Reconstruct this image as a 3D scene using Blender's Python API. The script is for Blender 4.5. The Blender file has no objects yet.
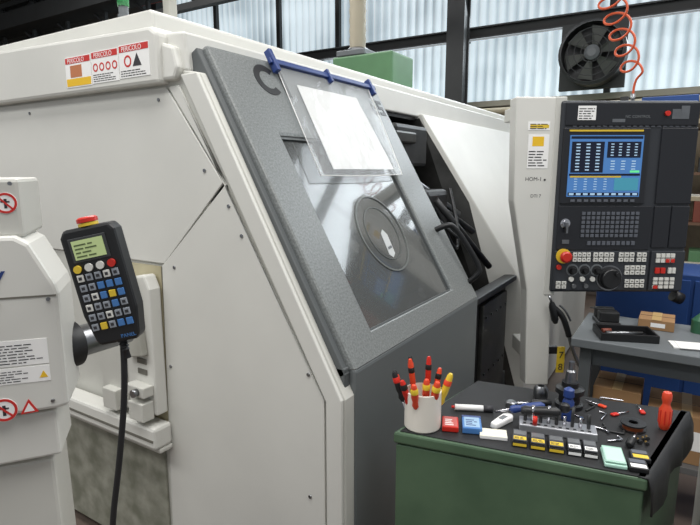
import bpy, bmesh, math, random
from mathutils import Matrix, Vector
random.seed(4)
S=bpy.context.scene
# ------------------------------------------------------------------ materials
def lin(c):
    c=c/255.0
    return c/12.92 if c<=0.04045 else ((c+0.055)/1.055)**2.4
_m={}
def pm(name,rgb,rough=.5,metal=0.0,var=0.0,scale=8.0,bump=0.0,emit=0.0,spec=None,detail=4,dark=None,stretch=None):
    if name in _m: return _m[name]
    m=bpy.data.materials.new(name); m.use_nodes=True
    nt=m.node_tree; b=nt.nodes['Principled BSDF']
    col=(lin(rgb[0]),lin(rgb[1]),lin(rgb[2]),1)
    b.inputs['Base Color'].default_value=col
    b.inputs['Roughness'].default_value=rough
    b.inputs['Metallic'].default_value=metal
    if spec is not None: b.inputs['Specular IOR Level'].default_value=spec
    if emit>0:
        b.inputs['Emission Color'].default_value=col
        b.inputs['Emission Strength'].default_value=emit
    if var>0 or bump>0:
        tc=nt.nodes.new('ShaderNodeTexCoord'); nz=nt.nodes.new('ShaderNodeTexNoise')
        nz.inputs['Scale'].default_value=scale; nz.inputs['Detail'].default_value=detail
        if stretch:
            mp=nt.nodes.new('ShaderNodeMapping'); mp.inputs['Scale'].default_value=stretch
            nt.links.new(tc.outputs['Object'],mp.inputs['Vector']); nt.links.new(mp.outputs['Vector'],nz.inputs['Vector'])
        else: nt.links.new(tc.outputs['Object'],nz.inputs['Vector'])
        if var>0:
            r=nt.nodes.new('ShaderNodeValToRGB')
            r.color_ramp.elements[0].position=.35; r.color_ramp.elements[1].position=.68
            if dark: d=(lin(dark[0]),lin(dark[1]),lin(dark[2]),1)
            else: d=tuple(v*(1-var) for v in col[:3])+(1,)
            r.color_ramp.elements[0].color=d
            r.color_ramp.elements[1].color=col
            nt.links.new(nz.outputs['Fac'],r.inputs['Fac']); nt.links.new(r.outputs['Color'],b.inputs['Base Color'])
        if bump>0:
            bp=nt.nodes.new('ShaderNodeBump'); bp.inputs['Strength'].default_value=bump; bp.inputs['Distance'].default_value=.002
            nt.links.new(nz.outputs['Fac'],bp.inputs['Height']); nt.links.new(bp.outputs['Normal'],b.inputs['Normal'])
    _m[name]=m; return m
WH=pm('painted_white',(217,217,211),.42,var=.08,scale=2.5)
WH2=pm('painted_offwhite',(204,204,197),.45,var=.12,scale=2.0)
WHD=pm('painted_white_grimy',(186,186,178),.5,dark=(148,147,138),var=.1,scale=5,stretch=(1,1,.4))
BEI=pm('stained_beige',(198,191,162),.5,dark=(166,157,126),var=.1,scale=4,stretch=(1,1,.3))
GRN_ST=pm('stained_grey',(160,160,148),.55,dark=(118,120,106),var=.1,scale=12)
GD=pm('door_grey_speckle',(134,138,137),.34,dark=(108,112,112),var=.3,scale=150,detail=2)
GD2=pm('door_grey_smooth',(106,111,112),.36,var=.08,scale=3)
GDK=pm('door_side_grey',(86,90,91),.45)
SEAM=pm('seam_dark',(110,108,100),.7)
BLK=pm('black_plastic',(24,25,27),.42)
BLK2=pm('black_rubber',(30,31,33),.6,var=.25,scale=20)
PAN=pm('panel_charcoal',(48,51,56),.42)
PAN2=pm('panel_dark',(32,34,39),.35)
KEY=pm('key_dark',(88,92,100),.5)
KEYW=pm('key_white',(214,214,208),.45)
RED=pm('red_plastic',(196,40,28),.35)
ORG=pm('orange_red_plastic',(216,72,42),.32)
YEL=pm('yellow_plastic',(222,190,56),.4)
BLU=pm('blue_plastic',(36,60,120),.4)
BLUL=pm('blue_light',(70,120,180),.4)
GREEN=pm('green_enamel',(80,104,80),.42,dark=(66,90,68),var=.1,scale=6)
GREENL=pm('green_enamel_light',(96,140,100),.5,var=.15,scale=4)
MINT=pm('mint_plastic',(168,208,192),.25)
STEEL=pm('steel',(150,152,155),.3,1.0,var=.15,scale=30)
CHR=pm('chrome',(200,200,205),.15,1.0)
DST=pm('dark_steel',(62,63,64),.42,.5,var=.35,scale=14)
DST2=pm('oily_steel_sheet',(84,84,82),.35,.55,var=.45,scale=7)
INT=pm('interior_dark',(44,45,46),.45,var=.4,scale=6)
PAPER=pm('paper',(240,240,238),.7)
WRED=pm('label_red',(200,45,40),.5)
WYEL=pm('label_yellow',(235,190,40),.5)
TXT=pm('ink',(50,50,54),.6)
CARD=pm('cardboard',(160,124,86),.8,var=.12,scale=8)
CONC=pm('concrete_floor',(112,99,90),.6,var=.3,scale=3,bump=.1)
STRUC=pm('structural_steel',(56,58,59),.6,var=.2,scale=3)
WALLB=pm('beige_wall',(156,144,122),.85,dark=(116,106,90),var=.2,scale=3)
CEIL=pm('ceiling_dark',(92,90,84),.9)
BLUP=pm('blue_paint',(38,74,136),.45,var=.12,scale=4)
GREY=pm('grey_enamel',(108,113,116),.45,var=.08,scale=4)
HOSE=pm('orange_hose',(206,88,48),.4)
LCDG=pm('lcd_green',(168,184,130),.25,emit=.3)
SCR=pm('screen_blue',(62,104,156),.2,emit=.65)
SCR2=pm('screen_pale',(150,178,200),.2,emit=.55)
SCRD=pm('screen_navy',(12,20,40),.2,emit=.3)
SCRG=pm('screen_green',(90,200,130),.3,emit=.7)
WOODR=pm('red_brown',(120,62,48),.6)
# glass of the door
g=bpy.data.materials.new('door_glass'); g.use_nodes=True; nt=g.node_tree
b=nt.nodes['Principled BSDF']; b.inputs['Base Color'].default_value=(.125,.132,.13,1); b.inputs['Roughness'].default_value=.12
b.inputs['Specular IOR Level'].default_value=1.0
b.inputs['Coat Weight'].default_value=1.0; b.inputs['Coat Roughness'].default_value=.04
tr=nt.nodes.new('ShaderNodeBsdfTransparent'); tr.inputs[0].default_value=(.8,.83,.83,1)
mx=nt.nodes.new('ShaderNodeMixShader'); mx.inputs[0].default_value=.72
nt.links.new(tr.outputs[0],mx.inputs[1]); nt.links.new(b.outputs[0],mx.inputs[2]); nt.links.new(mx.outputs[0],nt.nodes['Material Output'].inputs[0])
GLASS=g
g=bpy.data.materials.new('clear_film'); g.use_nodes=True; nt=g.node_tree
b=nt.nodes['Principled BSDF']; b.inputs['Base Color'].default_value=(.7,.73,.74,1); b.inputs['Roughness'].default_value=.12
tc=nt.nodes.new('ShaderNodeTexCoord'); nz=nt.nodes.new('ShaderNodeTexNoise'); nz.inputs['Scale'].default_value=11
bp=nt.nodes.new('ShaderNodeBump'); bp.inputs['Distance'].default_value=.02; bp.inputs['Strength'].default_value=.4
nt.links.new(tc.outputs['Object'],nz.inputs['Vector']); nt.links.new(nz.outputs['Fac'],bp.inputs['Height']); nt.links.new(bp.outputs[0],b.inputs['Normal'])
tr=nt.nodes.new('ShaderNodeBsdfTransparent'); mx=nt.nodes.new('ShaderNodeMixShader'); mx.inputs[0].default_value=.17
nt.links.new(tr.outputs[0],mx.inputs[1]); nt.links.new(b.outputs[0],mx.inputs[2]); nt.links.new(mx.outputs[0],nt.nodes['Material Output'].inputs[0])
FILM=g
# corrugated glazing, daylight and rib shading painted into its emission
g=bpy.data.materials.new('fibreglass_glazing'); g.use_nodes=True; nt=g.node_tree
b=nt.nodes['Principled BSDF']; b.inputs['Base Color'].default_value=(.45,.52,.56,1); b.inputs['Roughness'].default_value=.6
tc=nt.nodes.new('ShaderNodeTexCoord'); nz=nt.nodes.new('ShaderNodeTexNoise'); nz.inputs['Scale'].default_value=.9
wv=nt.nodes.new('ShaderNodeTexWave'); wv.bands_direction='Y'; wv.inputs['Scale'].default_value=2.2; wv.inputs['Distortion'].default_value=.3
ml=nt.nodes.new('ShaderNodeMath'); ml.operation='ADD'
m2=nt.nodes.new('ShaderNodeMath'); m2.operation='MULTIPLY'; m2.inputs[1].default_value=.35
rp=nt.nodes.new('ShaderNodeValToRGB'); rp.color_ramp.elements[0].position=.35; rp.color_ramp.elements[1].position=.8
rp.color_ramp.elements[0].color=(.17,.22,.25,1); rp.color_ramp.elements[1].color=(.55,.63,.67,1)
nt.links.new(tc.outputs['Object'],nz.inputs['Vector']); nt.links.new(tc.outputs['Object'],wv.inputs['Vector'])
nt.links.new(wv.outputs['Fac'],m2.inputs[0]); nt.links.new(m2.outputs[0],ml.inputs[0]); nt.links.new(nz.outputs['Fac'],ml.inputs[1])
nt.links.new(ml.outputs[0],rp.inputs['Fac']); nt.links.new(rp.outputs[0],b.inputs['Emission Color']); b.inputs['Emission Strength'].default_value=1.0
GLAZ=g
# ------------------------------------------------------------------ builders
C=bpy.context.collection
def frame(name,o=(0,0,0),ex=(1,0,0),ey=(0,1,0),parent=None):
    e=bpy.data.objects.new(name,None); C.objects.link(e); e.empty_display_size=.1
    x=Vector(ex).normalized(); y=Vector(ey); y=(y-x*y.dot(x)).normalized(); z=x.cross(y)
    M=Matrix(((x[0],y[0],z[0],o[0]),(x[1],y[1],z[1],o[1]),(x[2],y[2],z[2],o[2]),(0,0,0,1)))
    if parent: e.parent=parent; e.matrix_local=M
    else: e.matrix_world=M
    return e
def item(name,x,y,z,deg=0):
    a=math.radians(deg); return frame(name,(x,y,z),(math.cos(a),math.sin(a),0),(-math.sin(a),math.cos(a),0))
def mk(name,vs,fs,mat,parent=None,bevel=0,smooth=False,seg=2):
    me=bpy.data.meshes.new(name); me.from_pydata([tuple(v) for v in vs],[],fs); me.update()
    bm=bmesh.new(); bm.from_mesh(me); bmesh.ops.recalc_face_normals(bm,faces=bm.faces); bm.to_mesh(me); bm.free()
    ob=bpy.data.objects.new(name,me); C.objects.link(ob); me.materials.append(mat)
    if parent: ob.parent=parent
    if bevel>0:
        md=ob.modifiers.new('b','BEVEL'); md.width=bevel; md.segments=seg; md.limit_method='ANGLE'; md.angle_limit=math.radians(40)
    if smooth:
        for p in me.polygons: p.use_smooth=True
    return ob
def bxs(name,L,mat,parent=None,bevel=0):
    vs=[];fs=[]
    for (x0,x1,y0,y1,z0,z1) in L:
        k=len(vs)
        vs+=[(x0,y0,z0),(x1,y0,z0),(x1,y1,z0),(x0,y1,z0),(x0,y0,z1),(x1,y0,z1),(x1,y1,z1),(x0,y1,z1)]
        fs+=[tuple(k+i for i in f) for f in [(0,3,2,1),(4,5,6,7),(0,1,5,4),(1,2,6,5),(2,3,7,6),(3,0,4,7)]]
    return mk(name,vs,fs,mat,parent,bevel)
def bx(name,x0,x1,y0,y1,z0,z1,mat,parent=None,bevel=.003):
    return bxs(name,[(x0,x1,y0,y1,z0,z1)],mat,parent,bevel)
def pl(name,poly,z0,z1,mat,parent=None,bevel=.002,axis='z'):
    n=len(poly)
    def P(a,b,c):
        return (a,b,c) if axis=='z' else (c,a,b)   # axis x: poly is (y,z)
    z0s=z0 if isinstance(z0,(list,tuple)) else [z0]*n
    vs=[P(a,b,z0s[k]) for k,(a,b) in enumerate(poly)]+[P(a,b,z1) for a,b in poly]
    fs=[tuple(range(n-1,-1,-1)),tuple(range(n,2*n))]+[(i,(i+1)%n,n+(i+1)%n,n+i) for i in range(n)]
    return mk(name,vs,fs,mat,parent,bevel)
def ring(name,o,i,z0,z1,mat,parent=None,bevel=.004):
    (a,b,c,d)=o;(e,f,g_,h)=i
    O=[(a,c),(b,c),(b,d),(a,d)]; I=[(e,g_),(f,g_),(f,h),(e,h)]
    vs=[(x,y,z0) for x,y in O]+[(x,y,z0) for x,y in I]+[(x,y,z1) for x,y in O]+[(x,y,z1) for x,y in I]
    fs=[]
    for k in range(4):
        n=(k+1)%4
        fs+=[(k,n,4+n,4+k),(8+k,8+n,12+n,12+k),(k,n,8+n,8+k),(4+k,4+n,12+n,12+k)]
    return mk(name,vs,fs,mat,parent,bevel)
def arc(name,cx,cy_,r0,r1,a0,a1,z0,z1,mat,parent,n=28,sx=1.0):
    P=[(cx+sx*r1*math.cos(math.radians(a0+(a1-a0)*k/n)),cy_+r1*math.sin(math.radians(a0+(a1-a0)*k/n))) for k in range(n+1)]
    I=[(cx+sx*r0*math.cos(math.radians(a0+(a1-a0)*k/n)),cy_+r0*math.sin(math.radians(a0+(a1-a0)*k/n))) for k in range(n+1)]
    vs=[(x,y,z0) for x,y in P]+[(x,y,z0) for x,y in I]+[(x,y,z1) for x,y in P]+[(x,y,z1) for x,y in I]
    m=n+1;fs=[]
    for k in range(n):
        fs+=[(k,k+1,m+k+1,m+k),(2*m+k,2*m+k+1,3*m+k+1,3*m+k),(k,k+1,2*m+k+1,2*m+k),(m+k,m+k+1,3*m+k+1,3*m+k)]
    fs+=[(0,m,3*m,2*m),(n,m+n,3*m+n,2*m+n)]
    return mk(name,vs,fs,mat,parent)
def cy(name,p0,p1,r,mat,parent=None,r2=None,seg=28,bevel=0):
    p0=Vector(p0);p1=Vector(p1);d=(p1-p0);L=d.length;q=d.to_track_quat('Z','Y')
    r2=r if r2 is None else r2
    vs=[];
    for k,(rr,z) in enumerate(((r,0),(r2,L))):
        for i in range(seg):
            a=2*math.pi*i/seg; vs.append(p0+q@Vector((rr*math.cos(a),rr*math.sin(a),z)))
    fs=[tuple(range(seg-1,-1,-1)),tuple(range(seg,2*seg))]+[(i,(i+1)%seg,seg+(i+1)%seg,seg+i) for i in range(seg)]
    ob=mk(name,vs,fs,mat,parent,bevel)
    for p in ob.data.polygons:
        if len(p.vertices)==4: p.use_smooth=True
    return ob
def lathe(name,prof,p0,axis,mat,parent=None,seg=28):
    p0=Vector(p0); q=Vector(axis).to_track_quat('Z','Y'); vs=[];n=len(prof)
    for r,h in prof:
        for i in range(seg):
            a=2*math.pi*i/seg; vs.append(p0+q@Vector((r*math.cos(a),r*math.sin(a),h)))
    fs=[]
    for k in range(n-1):
        for i in range(seg):
            j=(i+1)%seg; fs.append((k*seg+i,k*seg+j,(k+1)*seg+j,(k+1)*seg+i))
    fs.append(tuple(range(seg-1,-1,-1))); fs.append(tuple((n-1)*seg+i for i in range(seg)))
    ob=mk(name,vs,fs,mat,parent)
    for p in ob.data.polygons:
        if len(p.vertices)==4: p.use_smooth=True
    md=ob.modifiers.new('e','EDGE_SPLIT'); md.split_angle=math.radians(35)
    return ob
def tube(name,pts,r,mat,parent=None,smooth=True,res=4):
    cu=bpy.data.curves.new(name,'CURVE'); cu.dimensions='3D'; cu.bevel_depth=r; cu.bevel_resolution=3; cu.use_fill_caps=True
    if smooth:
        sp=cu.splines.new('NURBS'); sp.points.add(len(pts)-1)
        for k,p in enumerate(pts): sp.points[k].co=(*p,1)
        sp.use_endpoint_u=True; sp.order_u=3; cu.resolution_u=res
    else:
        sp=cu.splines.new('POLY'); sp.points.add(len(pts)-1)
        for k,p in enumerate(pts): sp.points[k].co=(*p,1)
    cu.materials.append(mat)
    tmp=bpy.data.objects.new(name+'_c',cu); C.objects.link(tmp)
    dg=bpy.context.evaluated_depsgraph_get(); me=bpy.data.meshes.new_from_object(tmp.evaluated_get(dg)); 
    bpy.data.objects.remove(tmp)
    me.name=name; ob=bpy.data.objects.new(name,me); C.objects.link(ob)
    if not me.materials: me.materials.append(mat)
    for p in me.polygons: p.use_smooth=True
    if parent: ob.parent=parent
    return ob
def text(name,s,size,x,y,z,mat,parent,ext=.0006,sx=1.0):
    cu=bpy.data.curves.new(name,'FONT'); cu.body=s; cu.size=size; cu.extrude=ext
    cu.materials.append(mat)
    tmp=bpy.data.objects.new(name+'_c',cu); C.objects.link(tmp)
    dg=bpy.context.evaluated_depsgraph_get(); me=bpy.data.meshes.new_from_object(tmp.evaluated_get(dg)); bpy.data.objects.remove(tmp)
    me.name=name; ob=bpy.data.objects.new(name,me); C.objects.link(ob)
    if not me.materials: me.materials.append(mat)
    ob.parent=parent; ob.location=(x,y,z); ob.scale=(sx,1,1); return ob
def keys(name,x0,x1,y0,y1,nx,ny,z0,z1,mat,parent,gap=.25,skip=()):
    L=[];w=(x1-x0)/nx;h=(y1-y0)/ny
    for i in range(nx):
        for j in range(ny):
            if (i,j) in skip: continue
            L.append((x0+i*w+w*gap/2,x0+(i+1)*w-w*gap/2,y0+j*h+h*gap/2,y0+(j+1)*h-h*gap/2,z0,z1))
    return bxs(name,L,mat,parent,.0008)
def lines(name,x0,x1,y0,y1,n,z,mat,parent,fill=.4,jit=True):
    # rows of small word-length dashes
    L=[];h=(y1-y0)/n
    for k in range(n):
        xe=x1-(x1-x0)*(random.random()*.3 if jit else 0); x=x0
        while x<xe-h*.5:
            w=min(h*(1.0+2.2*random.random()),xe-x)
            L.append((x,x+w,y0+k*h,y0+k*h+h*fill,z,z+.0005)); x+=w+h*.45
    return bxs(name,L,mat,parent)
# ------------------------------------------------------------------ room
bx('floor',-4,8.4,-5,20,-.1,0,CONC,None,0)
bx('ceiling',-4,8.4,-5,20,6.0,6.15,CEIL,None,0)
wb=frame('wall_back')
bx('lower_wall',8.1,8.3,-5,20,0,2.6,WALLB,wb,0)
bx('top_wall',8.1,8.3,-5,20,5.6,6,STRUC,wb,0)
bx('far_bay_wall',8.1,8.3,10.5,20,2.6,5.6,pm('grey_wall',(96,96,92),.8,var=.2,scale=2),wb,0)
bx('wall_left',-4,8.4,20,20.2,0,6,WALLB,None,0)
def corr(name,y0,y1,z0,z1):
    vs=[];fs=[];st=.019;n=int((y1-y0)/st)
    for i in range(n+1):
        y=y0+i*st; x=8.2+.03*math.sin(y*2*math.pi/.15)
        vs+=[(x,y,z0),(x,y,z1)]
    for i in range(n): fs.append((2*i,2*i+1,2*i+3,2*i+2))
    mk(name,vs,fs,GLAZ,None,0,True)
corr('window_1',-5,2.85,2.6,5.6); corr('window_2',2.85,10.5,2.6,5.6)
tb=frame('trim_1')
bxs('sill',[(7.95,8.12,-5,20,2.53,2.61)],pm('sill_pale',(150,148,136),.7),tb)
bxs('mullions',[(8.06,8.14,y-.04,y+.04,2.6,5.6) for y in (-1.6,1.0,5.3,6.6,8.2,10.4)],STRUC,tb)
sb=frame('steel_beam')
bxs('girder',[(7.82,7.84,-5,20,3.46,3.62),(7.76,7.9,-5,20,3.60,3.62),(7.76,7.9,-5,20,3.46,3.48)],STRUC,sb)
bxs('brackets',[(7.84,8.1,y-.03,y+.03,3.48,3.6) for y in (-4,0,2.95,6,9,12,15,18)],STRUC,sb)
for k,y in enumerate((2.95,-2.5,9.4,14.0)):
    co=frame('steel_column'); bxs('web',[(7.55,7.75,y-.1,y+.1,0,6),(7.53,7.56,y-.13,y+.13,0,6),(7.74,7.77,y-.13,y+.13,0,6)],STRUC,co)
rt=frame('roof_truss')
bxs('chords',[(6.3,6.42,-5,20,4.15,4.25),(6.3,6.42,-5,20,5.0,5.1),(6.0,6.5,4.5,20,4.45,4.75)],STRUC,rt)
bxs('posts',[(6.33,6.39,y,y+.06,4.2,5.05) for y in [-4+1.2*i for i in range(20)]],STRUC,rt)
for i in range(20):
    y=-4+1.2*i; cy('diag',(6.36,y,4.2),(6.36,y+1.2,5.05),.03,STRUC,rt,seg=6)
cy('overhead_pipe',(6.8,20,4.9),(6.8,-5,4.3),.05,pm('pipe_red',(150,60,50),.5),rt)
pp=frame('wall_pipe'); cy('pipe',(7.9,2.7,2.45),(7.9,-5,2.45),.05,pm('pipe_beige',(188,178,152),.6),pp)
bxs('pipe_brackets',[(7.9,8.1,y,y+.04,2.43,2.47) for y in (2,.5,-1,-3)],STRUC,pp)
sh=frame('shelving_unit')
bxs('uprights',[(x,x+.05,y,y+.05,0,2.25) for x in (7.0,7.4) for y in (-2.0,-.4,1.2,2.7)],STRUC,sh)
bxs('decks',[(7.0,7.45,-2,2.75,z,z+.03) for z in (.4,1.0,1.55,2.05)],pm('deck_brown',(110,84,66),.7),sh)
for k in range(40):
    z=(.43,1.03,1.58,2.08)[k%4]; y=2.65-.46*(k//4)
    bx('bin',7.04,7.40,y-.36,y,z,z+.12+.22*random.random(),random.choice([CARD,GREY,GREENL,STRUC,WOODR,BEI,STRUC]),sh,.005)
# wall fan
fan=frame('wall_fan',(7.45,1.12,3.04),(0,-1,0),(0,0,1))
lathe('shroud',[(.30,-.25),(.39,-.2),(.39,.05),(.36,.06),(.35,-.15),(.05,-.18)],(0,0,0),(0,0,1),DST,fan,40)
bxs('backbox',[(-.42,.36,-.40,.42,-.34,-.25)],pm('fan_box',(52,54,54),.6),fan)
for rr in (.12,.2,.28,.355): tube('guard_ring',[(rr*math.cos(a*math.pi/16),rr*math.sin(a*math.pi/16),.07) for a in range(33)],.005,STRUC,fan,False)
lathe('hub',[(.09,-.1),(.09,.03),(.05,.06)],(0,0,0),(0,0,1),GREY,fan)
for k in range(6):
    a=k*math.pi/3
    mk('blade',[(.08*math.cos(a),.08*math.sin(a),-.03),(.33*math.cos(a),.33*math.sin(a),-.05),(.33*math.cos(a+.6),.33*math.sin(a+.6),-.01),(.08*math.cos(a+.6),.08*math.sin(a+.6),0)],[(0,1,2,3)],pm('fan_blade',(70,74,70),.5),fan)
bxs('mount',[(-.06,.06,-.06,.06,-.65,-.33)],STRUC,fan)
# orange air hose
hp=[]
for i in range(130):
    t=i/129; a=t*2*math.pi*5.5
    hp.append((3.92+.02*math.cos(a),.53-.19*t+.085*math.cos(a)*(1-.35*t),2.75-.55*t+.055*math.sin(a)))
ho=frame('coiled_air_hose')
tube('coil',[(3.92,.56,6.0),(3.92,.58,4.0)]+hp+[(3.92,.33,2.16),(3.92,.33,2.08)],.0075,HOSE,ho)
cy('coupling',(3.92,.33,2.08),(3.92,.33,2.02),.012,STEEL,ho)
# mist collector behind the lathe
mc=frame('mist_collector')
bx('cabinet',5.0,5.5,2.62,3.35,2.15,2.80,GREENL,mc,.02)
bx('lid',5.0,5.4,2.95,3.3,2.80,2.86,GREY,mc,.01)
bxs('legs',[(5.02,5.1,3.27,3.35,0,2.15),(5.4,5.48,3.27,3.35,0,2.15)],STRUC,mc)
prof=[]
for i in range(60): prof.append((.085+(.008 if i%2 else 0),i*.05))
lathe('duct',prof,(5.2,3.15,2.84),(0,0,1),pm('duct_beige',(178,170,150),.6),mc)
lathe('flange',[(.13,0),(.13,.03),(.09,.05)],(5.2,3.15,2.86),(0,0,1),STEEL,mc)
# ------------------------------------------------------------------ CNC lathe
LA=frame('cnc_lathe')
pl('end_body',[(.775,.05),(.775,.945),(1.305,1.90),(1.45,1.93),(3.2,1.93),(3.2,.05)],1.215,1.30,WH2,LA,.006,'x')
bx('rear_mass',1.28,5.6,1.72,3.2,.05,1.93,WH2,LA)
bx('base',1.30,5.6,.84,1.75,.05,.38,GDK,LA)
RP=[(.735,.05),(.735,.87),(1.335,1.925),(1.72,1.93),(1.72,.05)]
pl('right_body',RP,[3.20,3.20,2.93,2.93,3.20],5.6,WH,LA,.008,'x')
mk('chamber_right',[(3.192,.76,.08),(3.192,.76,.86),(2.925,1.35,1.90),(2.925,1.70,1.90),(3.192,1.70,.08)],[(0,1,2),(0,2,3),(0,3,4)],DST2,LA)
pl('roof_fascia',[(1.36,1.91),(1.37,2.03),(1.63,2.05),(1.75,2.05),(1.75,1.91)],1.215,5.6,WH,LA,.008,'x')
pl('top_cover',[(1.62,2.06),(1.62,2.145),(1.64,2.155),(2.7,2.155),(2.7,1.92),(1.7,1.92),(1.7,2.06)],1.30,5.62,WH,LA,.008,'x')
pl('header_box',[(1.45,1.875),(1.45,2.03),(1.48,2.05),(3.1,2.10),(3.1,1.875)],1.17,1.34,WH,LA,.012,'x')
pl('header_front',[(1.40,1.885),(1.38,1.92),(1.40,1.985),(1.46,2.005),(1.46,1.885)],1.19,1.34,WH,LA,.010,'x')
EF=frame('end_panels',(1.215,0,0),(0,-1,0),(0,0,1),LA)
pl('panel_upper',[(-3.1,1.868),(-1.462,1.868),(-1.222,1.562),(-1.522,1.278),(-3.1,1.275)],0,.008,WH,EF,.002)
pl('panel_main',[(-1.452,1.868),(-1.40,1.868),(-.845,.93),(-.845,.06),(-1.572,.06),(-1.535,1.268),(-1.212,1.556)],0,.008,WH,EF,.002)
pl('edge_strip',[(-1.385,1.90),(-1.31,1.90),(-.78,.945),(-.78,.06),(-.835,.06),(-.835,.93)],0,.014,WH,EF,.004)
pl('panel_stained',[(-1.74,1.265),(-1.547,1.265),(-1.560,.60),(-1.74,.58)],0,.004,BEI,EF,.001)
pl('panel_low',[(-2.6,.56),(-1.585,.62),(-1.585,.06),(-2.6,.06)],0,.01,GRN_ST,EF,.002)
bxs('seam_gap',[(-1.5445,-1.5365,.62,1.262,.002,.0045)],SEAM,EF)
for (a,b_) in [(-1.50,1.83),(-1.30,1.60),(-1.20,1.49),(-1.47,1.27),(-.90,1.0),(-.90,.6),(-1.52,.9),(-2.3,1.83),(-2.0,1.31),(-1.15,1.40)]:
    cy('screw',(a,b_,.006),(a,b_,.011),.006,STEEL,EF,seg=10)
# warning labels on header
HF=frame('header_labels',(1.17,0,0),(0,-1,0),(0,0,1),LA)
for k,(a,c) in enumerate([(-1.955,-1.80),(-1.795,-1.645),(-1.64,-1.485)]):
    y0=1.897+k*.003
    bx('label',a,c,y0,y0+.105,0,.0015,PAPER,HF,0)
    bx('label_top',a+.003,c-.003,y0+.082,y0+.102,.0015,.0022,WRED,HF,0)
    if k==0:
        bx('label_yellow',a+.004,c-.004,y0+.004,y0+.03,.0015,.0022,WYEL,HF,0); bx('label_fig',a+.03,a+.10,y0+.034,y0+.075,.0015,.0022,pm('label_orange',(190,120,80),.6),HF,0)
    elif k==1:
        for i in range(4): arc('icon',a+.022+i*.036,y0+.052,.009,.014,0,360,.0015,.0022,WRED,HF,16)
        lines('txt',a+.006,c-.006,y0+.005,y0+.033,4,.0015,TXT,HF)
    else:
        arc('icon',a+.045,y0+.052,.013,.019,0,360,.0015,.0022,WRED,HF,16); pl('triangle',[(a+.07,y0+.034),(a+.115,y0+.034),(a+.093,y0+.074)],.0015,.0022,TXT,HF,0); lines('txt',a+.006,c-.006,y0+.005,y0+.028,3,.0015,TXT,HF)
    text('label_word','PERICOLO',.022,a+.015,y0+.084,.0022,PAPER,HF,.0002)
# sliding door
DO=frame('sliding_door',(0,.769,1.02),(1,0,0),(0,.496,.868),LA)
ring('door_slope',(1.26,2.36,0.0,1.125),(1.43,2.13,.085,.80),-.075,0,GD,DO,.012)
bx('glass_pane',1.42,2.14,.075,.81,-.022,-.016,GLASS,DO,0)
ring('glass_gasket',(1.425,2.135,.08,.805),(1.437,2.123,.092,.793),-.016,-.008,GDK,DO,.001)
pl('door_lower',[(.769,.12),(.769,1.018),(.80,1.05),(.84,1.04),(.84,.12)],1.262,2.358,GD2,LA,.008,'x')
bx('door_side',1.235,1.262,0,1.12,-.11,-.02,GDK,DO,.004)
bx('door_side_low',1.235,1.262,.79,.86,.12,1.03,GDK,LA,.004)
arc('logo_c',1.500,1.03,.036,.062,45,315,.0003,.0015,BLK,DO,28,1.05)
bx('logo_i',1.577,1.602,.97,1.09,.0003,.0015,BLK,DO,0)
bxs('logo_e',[(2.215,2.231,.965,1.045,.0003,.0015),(2.231,2.265,1.029,1.045,.0003,.0015),(2.231,2.26,.997,1.013,.0003,.0015),(2.231,2.265,.965,.981,.0003,.0015)],BLK,DO)
bxs('logo_s',[(2.28,2.33,1.029,1.045,.0003,.0015),(2.28,2.296,1.005,1.029,.0003,.0015),(2.28,2.33,.997,1.013,.0003,.0015),(2.314,2.33,.981,1.005,.0003,.0015),(2.28,2.33,.965,.981,.0003,.0015)],BLK,DO)
tube('handle',[(2.26,.36,-.01),(2.27,.36,.05),(2.30,.34,.075),(2.36,.12,.075),(2.35,.09,.05),(2.34,.08,-.01)],.013,BLK,DO)
# round reflection built as thin grey rings, plus little tag on the glass
arc('reflection_ring',1.81,.40,.156,.162,0,360,-.0155,-.012,pm('ring_grey',(108,112,110),.4),DO,48)
arc('reflection_ring_inner',1.81,.40,.11,.113,0,360,-.0155,-.0135,pm('ring_grey2',(96,100,98),.4),DO,48)
pl('window_tag',[(1.785,.31),(1.805,.295),(1.83,.31),(1.838,.39),(1.818,.415),(1.795,.40)],-.0155,-.0145,pm('tag_pale',(196,200,200),.5),DO,0)
pl('tag_mark',[(1.795,.33),(1.828,.335),(1.828,.345),(1.796,.34)],-.0145,-.014,GREY,DO,0)
# document sleeve with clip bar
pl('plastic_sleeve',[(1.57,1.09),(2.24,1.09),(2.16,.64),(1.53,.64)],.012,.0135,FILM,DO,0)
pl('sheet_of_paper',[(1.66,1.03),(2.09,1.03),(2.12,.67),(1.64,.67)],.006,.0075,PAPER,DO,0)
tube('sleeve_edge',[(1.57,1.09,.0135),(1.55,.85,.0135),(1.53,.64,.0135),(1.85,.635,.0135),(2.16,.64,.0135),(2.20,.85,.0135),(2.24,1.09,.0135)],.0016,PAPER,DO,False)
bx('clip_bar',1.535,2.30,1.092,1.115,.01,.026,BLU,DO,.004)
bxs('clip_jaws',[(1.545,1.565,1.06,1.15,.005,.032),(1.90,1.915,1.07,1.13,.005,.032),(2.25,2.27,1.06,1.14,.005,.032)],BLU,DO,.003)
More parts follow.
